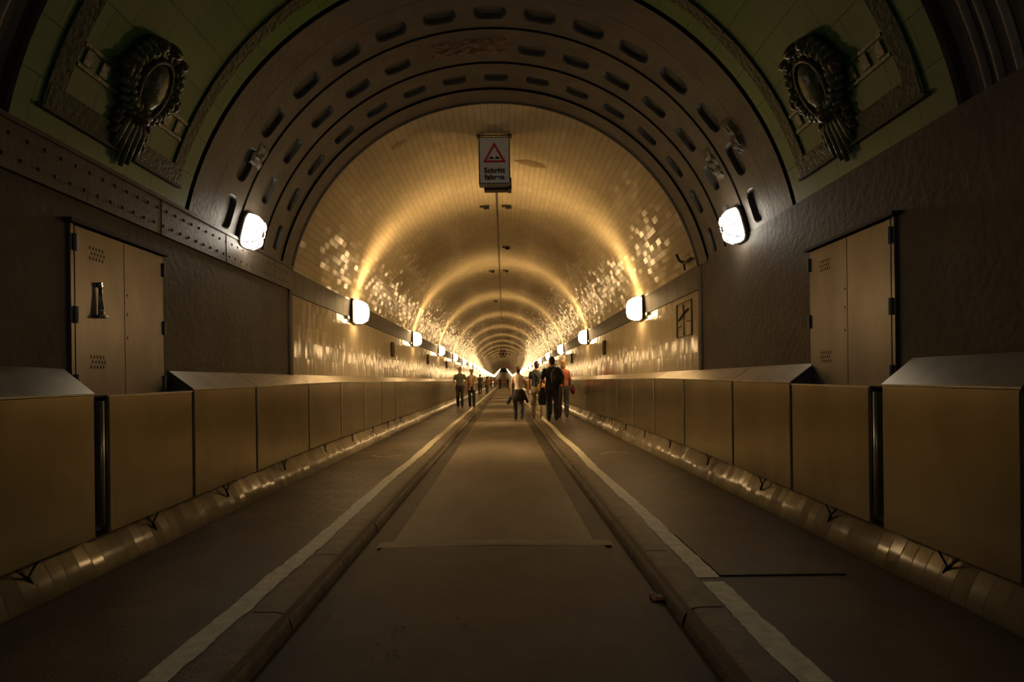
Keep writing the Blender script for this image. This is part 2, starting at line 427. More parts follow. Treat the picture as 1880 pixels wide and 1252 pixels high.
# cast iron rings with pockets
def pocket_ring(name, d0, d1, pc, ha, hd, rad=R, a0=11.5, a1=168.5, n=15, skip=(), off=0.0, depth=.045):
    bm = bmesh.new()
    def P(a, d, r): return (r*math.cos(thd(a)), d, ZC+r*math.sin(thd(a)))
    pitch = (a1-a0)/n; K = 24
    for c in range(n):
        b0, b1 = a0+c*pitch, a0+(c+1)*pitch; ac = (b0+b1)/2+off
        # outer loop on the cell edge
        outer = []; hole = []; hole2 = []; 
        hA = math.degrees(ha/R)
        for k in range(K):
            t = 2*PI*k/K; cx, sx = math.cos(t), math.sin(t)
            m_ = max(abs(cx), abs(sx)); qx, qy = cx/m_, sx/m_
            aa = ac+(qx*((b1-ac) if qx > 0 else (ac-b0)))
            dd = pc+(qy*((d1-pc) if qy > 0 else (pc-d0)))
            outer.append((aa, dd))
            e = 2.0/3.2
            ex = math.copysign(abs(cx)**e, cx); ey = math.copysign(abs(sx)**e, sx)
            hole.append((ac+ex*hA, pc+ey*hd)); hole2.append((ac+ex*hA*.86, pc+ey*hd*.82))
        if c in skip:
            rows = [[bm.verts.new(P(b0+(b1-b0)*i/4, d, rad)) for i in range(5)] for d in (d0, d1)]
            for i in range(4): bm.faces.new((rows[0][i], rows[0][i+1], rows[1][i+1], rows[1][i]))
            continue
        L0 = [bm.verts.new(P(*q, rad)) for q in outer]
        LM = [bm.verts.new(P((q[0]+1.2*h[0])/2.2, (q[1]+1.2*h[1])/2.2, rad)) for q, h in zip(outer, hole)]
        L1 = [bm.verts.new(P(*q, rad)) for q in hole]
        L1b = [bm.verts.new(P(q[0]*.5+h[0]*.5, q[1]*.5+h[1]*.5, rad+.012)) for q, h in zip(hole, hole2)]
        L2 = [bm.verts.new(P(*q, rad+depth)) for q in hole2]
        for i in range(K):
            j = (i+1) % K
            bm.faces.new((L0[i], L0[j], LM[j], LM[i])); bm.faces.new((LM[i], LM[j], L1[j], L1[i]))
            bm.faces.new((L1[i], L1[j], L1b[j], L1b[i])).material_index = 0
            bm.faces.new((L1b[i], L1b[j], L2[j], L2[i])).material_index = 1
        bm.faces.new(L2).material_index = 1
    me = bpy.data.meshes.new(name); bmesh.ops.recalc_face_normals(bm, faces=bm.faces); bm.to_mesh(me); bm.free()
    return struct(link_mesh(name, me, [M['iron'], M['iron_pocket_shade']]))
def plain_ring(name, d0, d1, rad, mat, n=60, a0=11.5, a1=168.5):
    return struct(sweep(name, arc_pts(rad, a0, a1, n), [d0, d1], [mat]))
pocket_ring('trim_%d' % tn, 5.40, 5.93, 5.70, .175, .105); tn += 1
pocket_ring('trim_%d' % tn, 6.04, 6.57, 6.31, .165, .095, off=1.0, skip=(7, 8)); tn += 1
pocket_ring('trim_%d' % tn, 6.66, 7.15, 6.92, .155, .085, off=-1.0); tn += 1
for (a, b, rad) in ((5.06, 5.395, R), (5.95, 6.02, R-.012), (6.595, 6.64, R-.012), (7.17, PORT, R-.02)):
    plain_ring('trim_%d' % tn, a, b, rad, M['iron']); tn += 1
for (a, b) in ((4.97, 5.20), (5.90, 6.0), (6.0, 6.12), (6.55, 6.61), (6.61, 6.72), (7.12, 7.25), (5.36, 5.45)):
    plain_ring('trim_%d' % tn, a, b, R+.022, M['groove_shade']); tn += 1
bm = bmesh.new(); curved(bm, 11.5, 168.5, PORT-.03, PORT+.02, .035, n=60)       # lip of the tube mouth
struct(bobj('trim_%d' % tn, bm, M['iron'], smooth=True)); tn += 1
# ragged break in the crown where the lining has come away
def rough_patch(name, a0, a1, d0, d1, h, mat, seed, label, nx=16, ny=8):
    rr = random.Random(seed); bm = bmesh.new(); g = []
    for i in range(nx+1):
        row = []
        for j in range(ny+1):
            u, v = i/nx, j/ny
            e = min(1, min(u, 1-u, v, 1-v)*6)
            a = thd(a0+(a1-a0)*u+rr.uniform(-.25, .25)); d = d0+(d1-d0)*v+rr.uniform(-.012, .012)
            r = R+.004-e*(h*(.3+.7*rr.random()))
            row.append(bm.verts.new((r*math.cos(a), d, ZC+r*math.sin(a))))
        g.append(row)
    for i in range(nx):
        for j in range(ny): bm.faces.new((g[i][j], g[i+1][j], g[i+1][j+1], g[i][j+1]))
    return tag(bobj(name, bm, mat), label, 'damage')
rough_patch('damaged_plaster', 85.5, 105, 6.10, 6.42, .035, M['rust'], 1, 'rusty broken patch of lining at the crown between the iron rings')
rough_patch('flaking_plaster', 27, 35, 5.42, 5.60, .05, M['concrete'], 2, 'pale flaking plaster on the right iron rings, upper of two spots', 8, 6)
rough_patch('flaking_plaster', 26, 34, 6.02, 6.22, .04, M['concrete'], 3, 'pale flaking plaster on the right iron rings, just above the white lamp', 8, 6)
rough_patch('flaking_plaster', 147, 152, 5.72, 5.95, .03, M['concrete'], 4, 'flaking plaster on the left iron rings above the white lamp', 8, 6)

M['damp'] = plain('damp', (.30, .215, .11), .3, noise=.15)
for (a_c, dc, ha, hd, lab) in ((77.6, 9.5, 5.6, .13, 'brown damp patch on the vault tiles right of the hanging sign'), (119, 8.0, 2.6, .07, 'small brown damp patch on the vault tiles far left of the hanging sign')):
    bm = bmesh.new(); rr = random.Random(int(a_c)); vs = []
    for k in range(22):
        t = 2*PI*k/22; q = rr.uniform(.82, 1.1); a = thd(a_c+ha*q*math.cos(t))
        vs.append(bm.verts.new(((R-.004)*math.cos(a), dc+hd*q*math.sin(t), ZC+(R-.004)*math.sin(a))))
    cv = bm.verts.new(((R-.004)*math.cos(thd(a_c)), dc, ZC+(R-.004)*math.sin(thd(a_c))))
    for k in range(22): bm.faces.new((vs[k], vs[(k+1) % 22], cv))
    tag(bobj('damp_patch', bm, M['damp']), lab, 'stain')

# ------------------------------------------------------------------ metal cladding along the wall foot
def ztop(d): return 1.13+.07*min(1, max(0, (d-3)/6))
def zbot(d): return .225+.10*min(1, max(0, (d-2.8)/5))
CX = 2.48
def cladding(s, d0, d1, label, group, detail, notch=False):
    g = .008 if d0 < 12 else .006
    a, b = d0+g, d1-g
    bm = bmesh.new()
    v = []
    for (x, zt) in ((CX, 0), (CX+.035, 0)):
        v.append([bm.verts.new((s*x, a, zbot(a)+zo(a))), bm.verts.new((s*x, b, zbot(b)+zo(b))), bm.verts.new((s*x, b, ztop(b)+zo(b))), bm.verts.new((s*x, a, ztop(a)+zo(a)))])
    f, k = v
    bm.faces.new(f); bm.faces.new(k[::-1])
    for i in range(4): bm.faces.new((f[i], k[i], k[(i+1) % 4], f[(i+1) % 4]))
    if detail: bevel(bm, .006, 2)
    o = bobj('cladding_panel', bm, M['clad'])
    tag(o, label, 'panel', group)
    # sloping top plate
    bm = bmesh.new()
    xo, xi = CX-.004, (W-.022 if d0 < 7.5 else W-.006)
    if notch:
        zz = [(xo, ztop(a)-.015), (xi, ztop(a)-.02)]
    else:
        zz = [(xo, ztop(a)), (xi, 1.30)]
    lo = [bm.verts.new((s*x, y, z+zo(y)+t+((ztop(y)-ztop(a)) if x < 2.5 else 0))) for t in (0.002, .014) for (x, z) in zz for y in (a, b)]
    for q in ((0, 1, 3, 2), (4, 6, 7, 5), (0, 2, 6, 4), (1, 5, 7, 3), (0, 4, 5, 1), (2, 3, 7, 6)): bm.faces.new([lo[i] for i in q])
    bobj('top_plate', bm, M['ledge'], parent=o)
    if detail:
        if not notch:   # end cheek closing the ledge
            for y in (a, b):
                bm = bmesh.new()
                t = bm.verts.new((s*CX, y, ztop(y)-.01)); u_ = bm.verts.new((s*xi, y, 1.295)); w_ = bm.verts.new((s*xi, y, ztop(y)-.02))
                bm.faces.new((t, u_, w_))
                bobj('end_cheek', bm, M['door'], parent=o)
        bm = bmesh.new()
        tube(bm, [(s*(CX-.003), a+.01, zbot(a)+.01), (s*(CX-.003), a+.01, ztop(a)-.005)], .006, 6)
        bobj('edge_strip', bm, M['clad_edge'], parent=o)
        bm = bmesh.new(); m_ = (a+b)/2; zb = zbot(m_)
        tube(bm, [(s*(CX+.02), m_-.10, zb+.01), (s*2.505, m_, zb-.075), (s*(CX+.02), m_+.07, zb+.01)], .007, 6)
        tube(bm, [(s*2.505, m_, zb-.07), (s*2.50, m_+.03, zb-.13)], .010, 6)
        bobj('support_bracket', bm, M['black'], parent=o)
    return o
base_j = [-1.0, .25, 1.45, 2.62, 3.64, 4.74, 5.95, 7.55, 9.05]
d = 9.05
while d < 100: d += 1.5; base_j.append(d)
ordn = ['first', 'second', 'third', 'fourth', 'fifth', 'sixth', 'seventh', 'eighth', 'ninth', 'tenth', 'eleventh', 'twelfth']
for s in (-1, 1):
    side = 'left' if s < 0 else 'right'
    k2 = 0
    for i in range(len(base_j)-1):
        a, b = base_j[i], base_j[i+1]
        if a < 1.4: continue
        if abs(a-2.62) < .01 or abs(a-1.45) < .01: b_ = b
        if abs(a-2.62) < .01: lab = f'large brushed metal panel at the {side} edge, nearer than the door'; b = b-.03
        elif abs(a-1.45) < .01: lab = f'brushed metal panel nearest the camera on the {side}, cut by the frame edge'
        elif abs(a-3.64) < .01: lab = f'brushed metal panel directly below the {side} wall door'; a += .07
        elif abs(a-4.74) < .01: lab = f'brushed metal panel just past the {side} wall door'
        elif abs(a-5.95) < .01: lab = f'brushed metal panel on the {side} ending at the tube mouth'
        else:
            if a < 24: lab = f'{ordn[k2]} brushed metal panel inside the tube on the {side}, counted from its mouth'; k2 += 1
            else: lab = f'brushed metal panel far down the {side} side of the tube'
        cladding(s, a, b, lab, f'metal cladding panels along the {side} wall', a < 14, notch=abs(a-3.71) < .01)
    st = struct(sweep('trim_%d' % tn, [(s*CX, .325), (s*CX, 1.20), (s*(W-.01), 1.30)], drange(100.1, END), [M['clad']], flip=s < 0)); tn += 1
    # recessed backing and a pipe in the wide joint beside the door
    bm = bmesh.new(); box(bm, min(s*2.515, s*2.53), max(s*2.515, s*2.53), 2.56, 3.76, .27, 1.10); struct(bobj('trim_%d' % tn, bm, M['hinge'])); tn += 1
    bm = bmesh.new(); tube(bm, [(s*2.488, 3.672, .30), (s*2.488, 3.672, 1.10)], .018, 8)
    tag(bobj('cable_pipe', bm, M['clad_edge'], smooth=True), f'thin grey pipe standing in the wide panel joint below the {side} door', 'pipe')

# ------------------------------------------------------------------ double doors in the hall walls
def hall_door(s, n, d0, d1):
    root = struct(empty('door_%d' % n, (s*2.665, (d0+d1)/2, 1.13)))
    def P(o): o.matrix_parent_inverse = Matrix.Translation(root.location).inverted(); return o
    z0, z1 = 1.12, 2.27; xf = 2.662
    mid = (d0+d1)/2-.01*s
    def bx(name, x0, x1, y0, y1, za, zb, mat, bv=.002, par=None):
        bm = bmesh.new(); box(bm, min(s*x0, s*x1), max(s*x0, s*x1), y0, y1, za, zb)
        if bv: bevel(bm, bv, 1)
        o = bobj(name, bm, mat, parent=par or root)
        o.matrix_parent_inverse = Matrix.Translation(root.location).inverted() if par is None else Matrix.Identity(4)
        return o
    leaves = [bx('leaf', xf, 2.68, d0+.035, mid-.002, z0, z1-.03, M['door']), bx('leaf', xf, 2.68, mid+.002, d1-.02, z0, z1-.03, M['door'])]
    bx('frame_post', xf+.002, 2.69, d0, d0+.03, z0, z1, M['door']); bx('frame_post', xf+.012, 2.69, d1-.015, d1, z0, z1, M['door'])
    bx('lintel_shadow', xf-.03, 2.69, d0-.03, d1+.02, z1-.022, z1+.006, M['black'])  # black bar stands for the shadow gap above the door
    for z in (1.22, 1.66, 2.13):
        for (y, lf) in ((d0+.034, leaves[0]), (d1-.02, leaves[1])):
            bm = bmesh.new(); tube(bm, [(s*(xf-.006), y, z-.055), (s*(xf-.006), y, z+.055)], .013, 10)
            o = bobj('hinge', bm, M['hinge'], parent=lf, smooth=False)
    lf = leaves[0] if s < 0 else leaves[1]; yv = d0+.23 if s < 0 else d1-.25
    for z in (1.36, 2.09):
        bm = bmesh.new()
        for r in range(3):
            for c in range(5):
                y = yv+(c-2)*.030+(r % 2)*.015; zz = z+(r-1)*.034
                vs = [bm.verts.new((s*(xf-.0012), y+dy, zz+dz)) for dy, dz in ((0, -.014), (.008, 0), (0, .014), (-.008, 0))]
                vb = [bm.verts.new((s*(xf+.002), v.co.y, v.co.z)) for v in vs]
                bm.faces.new(vs)
                for i in range(4): bm.faces.new((vs[i], vb[i], vb[(i+1) % 4], vs[(i+1) % 4]))
        bobj('vent_slots', bm, M['black'], parent=lf)
    if s < 0:
        h = bmesh.new(); y = d0+.235
        tube(h, [(s*(xf-.005), y, 1.885), (s*(xf-.03), y, 1.885)], .018, 12)
        tube(h, [(s*(xf-.022), y, 1.885), (s*(xf-.024), y, 1.80), (s*(xf-.026), y, 1.72), (s*(xf-.03), y, 1.675)], [.010, .013, .019, .026], 12)
        tube(h, [(s*(xf-.03), y, 1.675), (s*(xf-.03), y, 1.66)], [.036, .034], 14)
        o = bobj('handle', h, M['chrome'], parent=lf, smooth=True); o['label'] = 'shiny chrome drop handle'
    bm = bmesh.new()
    for z in (1.55, 1.72, 1.86):
        ellipsoid(bm, (s*xf, mid+.03, z), (.004, .006, .010), u=8, v=6)
    bobj('screws', bm, M['black'], parent=leaves[1] if s < 0 else leaves[0])['kind'] = 'stuff'
hall_door(-1, 1, 3.66, 4.67); hall_door(1, 2, 3.74, 4.79)

# ------------------------------------------------------------------ lamps
def lamp(name, glass_mat, hl, hz, pr, cage=True, fins=False):
    """bulkhead lamp; local +X points into the room, Y along the wall, Z up"""
    root = empty(name)
    bm = bmesh.new(); K = 20
    def ring(x, ky, kz):
        out = []
        for k in range(K):
            t = 2*PI*k/K; e = 2/3.6
            out.append(bm.verts.new((x, math.copysign(abs(math.cos(t))**e, math.cos(t))*ky, math.copysign(abs(math.sin(t))**e, math.sin(t))*kz)))
        return out
    a = ring(0, hl*1.06, hz*1.06); b = ring(.035, hl*1.06, hz*1.06); c = ring(.045, hl*1.0, hz*1.0)
    for p, q in ((a, b), (b, c)):
        for i in range(K): bm.faces.new((p[i], p[(i+1) % K], q[(i+1) % K], q[i]))
    bm.faces.new(a[::-1]); bm.faces.new(c)
    bobj('back_plate', bm, M['lamp_plate'], parent=root)
    if fins:
        for q in (-1, 1):
            bm = bmesh.new(); y = q*(hl+.018); box(bm, 0, pr*.20, y-.006, y+.006, -hz*1.02, hz*1.02)
            bobj('end_plate', bm, M['lamp_plate'], parent=root)
    bm = bmesh.new(); prev = None
    prof = [(.045, .97), (.10, .96), (pr*.62, .90), (pr*.85, .74), (pr*.97, .45), (pr, .15)]
    for x, kk in prof:
        r_ = ring(x, hl*kk, hz*kk)
        if prev:
            for i in range(K): bm.faces.new((prev[i], prev[(i+1) % K], r_[(i+1) % K], r_[i]))
        prev = r_
    bm.faces.new(prev)
    bobj('glass', bm, glass_mat, parent=root, smooth=True)
    if cage:
        bm = bmesh.new()
        for ang in (PI/2, 0.0, PI/5, -PI/5):
            pts = []
            for x, kk in prof+[(pr+.004, 0)]+prof[::-1]: pass
            half = [(x+.006, kk*1.03) for x, kk in prof]
            full = [(x, kk) for x, kk in half]+[(x, -kk) for x, kk in half[::-1]]
            e = 2/3.6; cy, sz = math.cos(ang), math.sin(ang)
            qy = math.copysign(abs(cy)**e, cy) if abs(cy) > 1e-6 else 0; qz = math.copysign(abs(sz)**e, sz) if abs(sz) > 1e-6 else 0
            tube(bm, [(x, k*hl*qy, k*hz*qz) for x, k in full], .0055, 5)
        bobj('guard', bm, M['lamp_plate'], parent=root)
    return root
proto = lamp('wall_lamp', M['glass_tube'], .25, .22, .27, cage=False, fins=True)
far_proto = lamp('wall_lamp', M['glass_tube'], .25, .22, .27, cage=False, fins=True)
used = [False, False]
k = 0; d = 10.72
while d < END-3:
    for s in (-1, 1):
        near = d < 60
        if near:
            o = proto if not used[0] else copy_tree(proto); used[0] = True
        else:
            o = far_proto if not used[1] else copy_tree(far_proto); used[1] = True
        o.location = (s*(W-.004), d, 2.52+zo(d)); o.rotation_euler = (0, 0, 0 if s < 0 else PI)
        if d < 105:
            for (ax, az, ang) in ((.14, .225, 22), (.25, .16, 62), (.27, -.05, 118)):   # added area lights stand in for a reflector, drawing arcs across the vault
                ld = bpy.data.lights.new('added_beam', 'AREA'); ld.shape = 'RECTANGLE'; ld.size = .10; ld.size_y = .30
                ld.energy = BEAM*(1.5 if ang > 90 else 1.0); ld.color = TUBE_COL; ld.spread = math.radians(72)
                lo = bpy.data.objects.new('added_beam', ld); C.objects.link(lo); lo.parent = o
                a_ = math.radians(ang); lo.location = (ax+.02*math.sin(a_), 0, az+.02*math.cos(a_))
                dirv = Vector((math.sin(a_), 0, math.cos(a_)))
                X = Vector((math.cos(a_), 0, -math.sin(a_))); Y = Vector((0, 1, 0)); Z = -dirv
                if X.cross(Y).dot(Z) < 0: X = -X
                lo.rotation_euler = Matrix((X, Y, Z)).transposed().to_euler()
        side = 'left' if s < 0 else 'right'
        if k < 7: lab = f'glowing wall lamp on the {side} side, {ordn[k]} inside the tube from its mouth'
        else: lab = f'glowing wall lamp far down the {side} row'
        tag(o, lab, 'lamp', 'wall lamps in two rows down the tube')
    k += 1; d += 6.95
hp = lamp('added_hall_lamp', M['glass_hall'], .155, .185, .19)
first = True
for s in (-1, 1):
    o = hp if first else copy_tree(hp); first = False
    a = thd(15.0)
    o.location = (s*(R-.01)*math.cos(a), 6.10, ZC+(R-.01)*math.sin(a)); o.rotation_euler = (0, 0, 0 if s < 0 else PI)
    q = Matrix.Rotation(0 if s < 0 else PI, 4, 'Z') @ Matrix.Rotation(a, 4, 'Y')
    o.rotation_euler = q.to_euler()
    tag(o, 'bright white caged lamp on the iron rings above the %s hall wall' % ('left' if s < 0 else 'right'), 'lamp', 'lamps at the tube mouth')
# unseen copies of the hall lamp, added behind the viewpoint to brighten the hall
bp_ = lamp('added_hall_lamp', M['glass_fill'], .155, .185, .19)
for k, s in enumerate((-1, 1)):
    o = bp_ if k == 0 else copy_tree(bp_)
    a = thd(15.0); rw = R+.05
    o.location = (s*rw*math.cos(a), -2.6, ZC+rw*math.sin(a)); o.rotation_euler = (Matrix.Rotation(0 if s < 0 else PI, 4, 'Z') @ Matrix.Rotation(a, 4, 'Y')).to_euler()
    tag(o, 'added fill lamp behind the viewpoint on the %s side' % ('left' if s < 0 else 'right'), 'lamp', 'added fill lamps behind the viewpoint')
# pale blocks added for the lamps' glints in the wall tiles
for s in (-1, 1):
    for k in range(4):
        d = 10.72+6.95*k-.42
        bm = bmesh.new(); box(bm, min(s*2.66, s*2.70), max(s*2.66, s*2.70), d-.13, d, 2.34, 2.40); bevel(bm, .012, 2)
        tag(bobj('lamp_glint', bm, M['clad_edge']), 'small pale block added as a glint beside the %s lamp on the %s tube wall' % (ordn[k], 'left' if s < 0 else 'right'), 'cable box', 'added glints beside the tube lamps')

# ------------------------------------------------------------------ the hanging sign
def text_obj(body, size, mat, parent, loc, bold=.012):
    cu = bpy.data.curves.new('lettering', 'FONT'); cu.body = body; cu.size = size; cu.extrude = .002; cu.offset = bold*size
    cu.align_x = 'CENTER'; cu.space_character = 1.08
    t = bpy.data.objects.new('lettering_source', cu); C.objects.link(t)
    dg = bpy.context.evaluated_depsgraph_get(); me = bpy.data.meshes.new_from_object(t.evaluated_get(dg))
    bpy.data.objects.remove(t)
    o = link_mesh('lettering', me, mat, parent)
    o.location = loc; o.rotation_euler = (PI/2, 0, 0)
    return o
sg = empty('warning_sign', (0.0, 8.4, 4.06))
tag(sg, 'hanging box sign with red warning triangle and black words under the vault crown', 'sign')
bm = bmesh.new(); box(bm, -.232, .232, 0, .17, .03, .73); bevel(bm, .012, 2); bobj('sign_box', bm, M['sign_frame'], parent=sg)
bm = bmesh.new(); box(bm, -.212, .212, -.006, .004, .05, .71); bevel(bm, .004, 1); bobj('face', bm, M['sign_white'], parent=sg)
bm = bmesh.new(); tri = lambda k: [(-.165*k, .345+.045*(1-k)*2.2), (.165*k, .345+.045*(1-k)*2.2), (0, .345+.045*(1-k)*2.2+.295*k)]
cxy = (0, .345+.295/3)
o3 = [(-.168, .345), (.168, .345), (0, .645)]; i3 = [(cxy[0]+(p[0]-cxy[0])*.70, cxy[1]+(p[1]-cxy[1])*.70) for p in o3]
A_ = [[bm.verts.new((p[0], y, p[1])) for p in q] for y in (-.010, -.005) for q in (o3, i3)]
for i in range(3):
    j = (i+1) % 3
    bm.faces.new((A_[0][i], A_[0][j], A_[1][j], A_[1][i])); bm.faces.new((A_[0][i], A_[2][i], A_[2][j], A_[0][j])); bm.faces.new((A_[1][i], A_[1][j], A_[3][j], A_[3][i]))
bobj('warning_triangle', bm, M['sign_red'], parent=sg)
bm = bmesh.new()
bump = [(-.088, .398)]+[(-.085+.17*i/20, .40+.032*max(0, math.cos(((i/20*2) % 1-.5)*PI))**1.5) for i in range(21)]+[(.088, .398)]
fr = [bm.verts.new((x, -.010, z)) for x, z in bump]; bk = [bm.verts.new((x, -.005, z)) for x, z in bump]
bm.faces.new(fr)
for i in range(len(fr)): bm.faces.new((fr[i], bk[i], bk[(i+1) % len(fr)], fr[(i+1) % len(fr)]))
bobj('bump_symbol', bm, M['black'], parent=sg)
text_obj('Schritt', .105, M['black'], sg, (0, -.009, .195), .03)
text_obj('fahren', .105, M['black'], sg, (0, -.009, .095), .03)
bm = bmesh.new()
for x in (-.20, .20):
    tube(bm, [(x, .09, .72), (x*1.15, .09, .79)], .016, 8); box(bm, x*1.15-.03, x*1.15+.03, .03, .15, .76, .775)
tube(bm, [(-.23, .09, .785), (.23, .09, .785)], .008, 6)
bobj('hanger', bm, M['dark_metal'], parent=sg)
bm = bmesh.new(); box(bm, -.16, .24, .17, .30, .0, .08); box(bm, .20, .25, .10, .30, -.01, .16); bevel(bm, .005, 1)
bobj('rear_bracket', bm, M['dark_metal'], parent=sg)

# cable along the crown with clips
bm = bmesh.new(); tube(bm, [(.0, 8.9, 4.855), (.0, 14, 4.855), (0, 22, 4.855), (0, 34, 4.855)], .012, 6)
tag(bobj('ceiling_cable', bm, M['dark_metal']), 'thin cable running along the vault crown behind the hanging sign', 'cable')
labs = ['behind the hanging sign, left of the cable', 'behind the hanging sign, right of the cable', 'right of the cable, second pair position back', 'left of the cable, farther back', 'right of the cable, farther back', 'left of the cable, farthest back']
for (x, d), lb in zip(((-.26, 11.9), (.20, 11.9), (.20, 15.6), (-.26, 18.9), (.20, 18.9), (-.26, 26)), labs):
    bm = bmesh.new(); zc = ZC+math.sqrt(R*R-x*x)
    box(bm, x-.10, x+.10, d, d+.09, zc-.03, zc-.005); box(bm, x-.02, x+.10, d+.01, d+.04, zc-.08, zc-.02); bevel(bm, .004, 1)
    tag(bobj('ceiling_clip', bm, M['dark_metal']), 'small dark metal clip on the vault crown '+lb, 'clip', 'metal clips on the vault crown')

# ------------------------------------------------------------------ plaques, mosaic, hook, fan
M['plaque_art'] = plain('plaque_art', (.34, .26, .15), .5, noise=.6, scale=30)
for (s, d, lb) in ((-1, 14.4, 'left tube wall, the nearest of the left ones'), (-1, 21.1, 'left tube wall, the second of the left ones'), (-1, 28.0, 'left tube wall, the third of the left ones'), (1, 14.7, 'right tube wall, the nearest on the right'), (1, 21.7, 'right tube wall, the second on the right')):
    r = empty('framed_plaque', (s*(W-.003), d, 1.84)); tag(r, 'small dark framed plaque on the '+lb, 'plaque', 'framed plaques on the tube walls')
    bm = bmesh.new(); x0, x1 = (0, .03) if s < 0 else (-.03, 0)
    for (ya, yb, za, zb) in ((-.13, .13, 0, .03), (-.13, .13, .33, .36), (-.13, -.10, .03, .33), (.10, .13, .03, .33)): box(bm, x0, x1, ya, yb, za, zb)
    bobj('frame', bm, M['black'], parent=r)
    bm = bmesh.new(); box(bm, x0*.4, x1*.4, -.10, .10, .03, .33); bobj('picture', bm, M['plaque_art'], parent=r)
    bm = bmesh.new(); box(bm, *(sorted((-s*.005, -s*.016))), -.05, .06, .08, .16); bobj('red_mark', bm, M['sign_red'], parent=r)
# relief outline on the right wall by the mouth
r = empty('tile_relief', (W-.002, 8.2, 1.80)); tag(r, 'tiled relief panel with a branching line, beside the tube mouth on the right', 'relief')
bm = bmesh.new()
for (ya, yb, za, zb) in ((-.34, .34, 0, .012), (-.34, .34, .488, .50), (-.34, -.325, .0, .50), (.325, .34, .0, .50)): box(bm, -.014, 0, ya, yb, za, zb)
bobj('frame', bm, M['dark_metal'], parent=r)
bm = bmesh.new(); tube(bm, [(-.01, 0, .02), (-.01, 0, .34), (-.01, .03, .46)], .011, 6); tube(bm, [(-.01, .02, .33), (-.01, -.2, .38)], .011, 6); tube(bm, [(-.01, 0, .34), (-.01, .24, .25)], .011, 6); tube(bm, [(-.01, -.28, .20), (-.01, -.12, .21)], .007, 6); tube(bm, [(-.01, .1, .17), (-.01, .26, .15)], .007, 6)
bobj('branch_lines', bm, M['dark_metal'], parent=r)
bm = bmesh.new(); tube(bm, [(2.62, 7.95, 2.80), (2.56, 7.95, 2.84), (2.53, 7.98, 2.93)], .018, 8); tube(bm, [(2.61, 7.95, 2.80), (2.61, 7.60, 2.80)], .016, 8); tube(bm, [(2.61, 7.93, 2.83), (2.62, 7.9, 2.70)], .014, 8)
tag(bobj('pipe_hook', bm, M['black'], smooth=True), 'dark bent pipe hook on the right wall just inside the tube mouth', 'hook')
# round fan at the crown
r = empty('ceiling_fan_housing', (0.03, 65, 3.82)); tag(r, 'round dark ventilation housing hanging from the crown far down the tube', 'fan')
bm = bmesh.new(); K = 24
for (ra, rb, ya, yb) in ((.43, .43, 0, .7), (.43, .36, 0, -.03), (.36, .33, -.03, .7)):
    p = [bm.verts.new((ra*math.cos(2*PI*i/K), ya, .43+ra*math.sin(2*PI*i/K))) for i in range(K)]
    q = [bm.verts.new((rb*math.cos(2*PI*i/K), yb, .43+rb*math.sin(2*PI*i/K))) for i in range(K)]
    for i in range(K): bm.faces.new((p[i], p[(i+1) % K], q[(i+1) % K], q[i]))
bobj('housing', bm, M['dark_metal'], parent=r)
bm = bmesh.new(); ellipsoid(bm, (0, .2, .43), (.12, .12, .12)); bobj('hub', bm, M['black'], parent=r)
bm = bmesh.new()
for k in range(6):
    a = k*PI/3; c, q = math.cos(a), math.sin(a)
    vs = [bm.verts.new((rr*c-w_*q, .2+dy, .43+rr*q+w_*c)) for rr, w_, dy in ((.1, -.04, -.02), (.34, -.07, -.04), (.34, .07, .04), (.1, .04, .02))]
    bm.faces.new(vs)
bobj('blades', bm, M['black'], parent=r)
bm = bmesh.new(); tube(bm, [(-.2, .35, .8), (-.2, .35, 1.03)], .02, 6); tube(bm, [(.2, .35, .8), (.2, .35, 1.03)], .02, 6); bobj('hanger', bm, M['dark_metal'], parent=r)
# red banner following the vault far down
bm = bmesh.new(); curved(bm, 38, 88, 132, 132.6, .10); 
tag(bobj('red_banner', bm, plain('red_cloth', (.50, .06, .04), .6)), 'red curved banner under the right half of the far vault', 'banner')

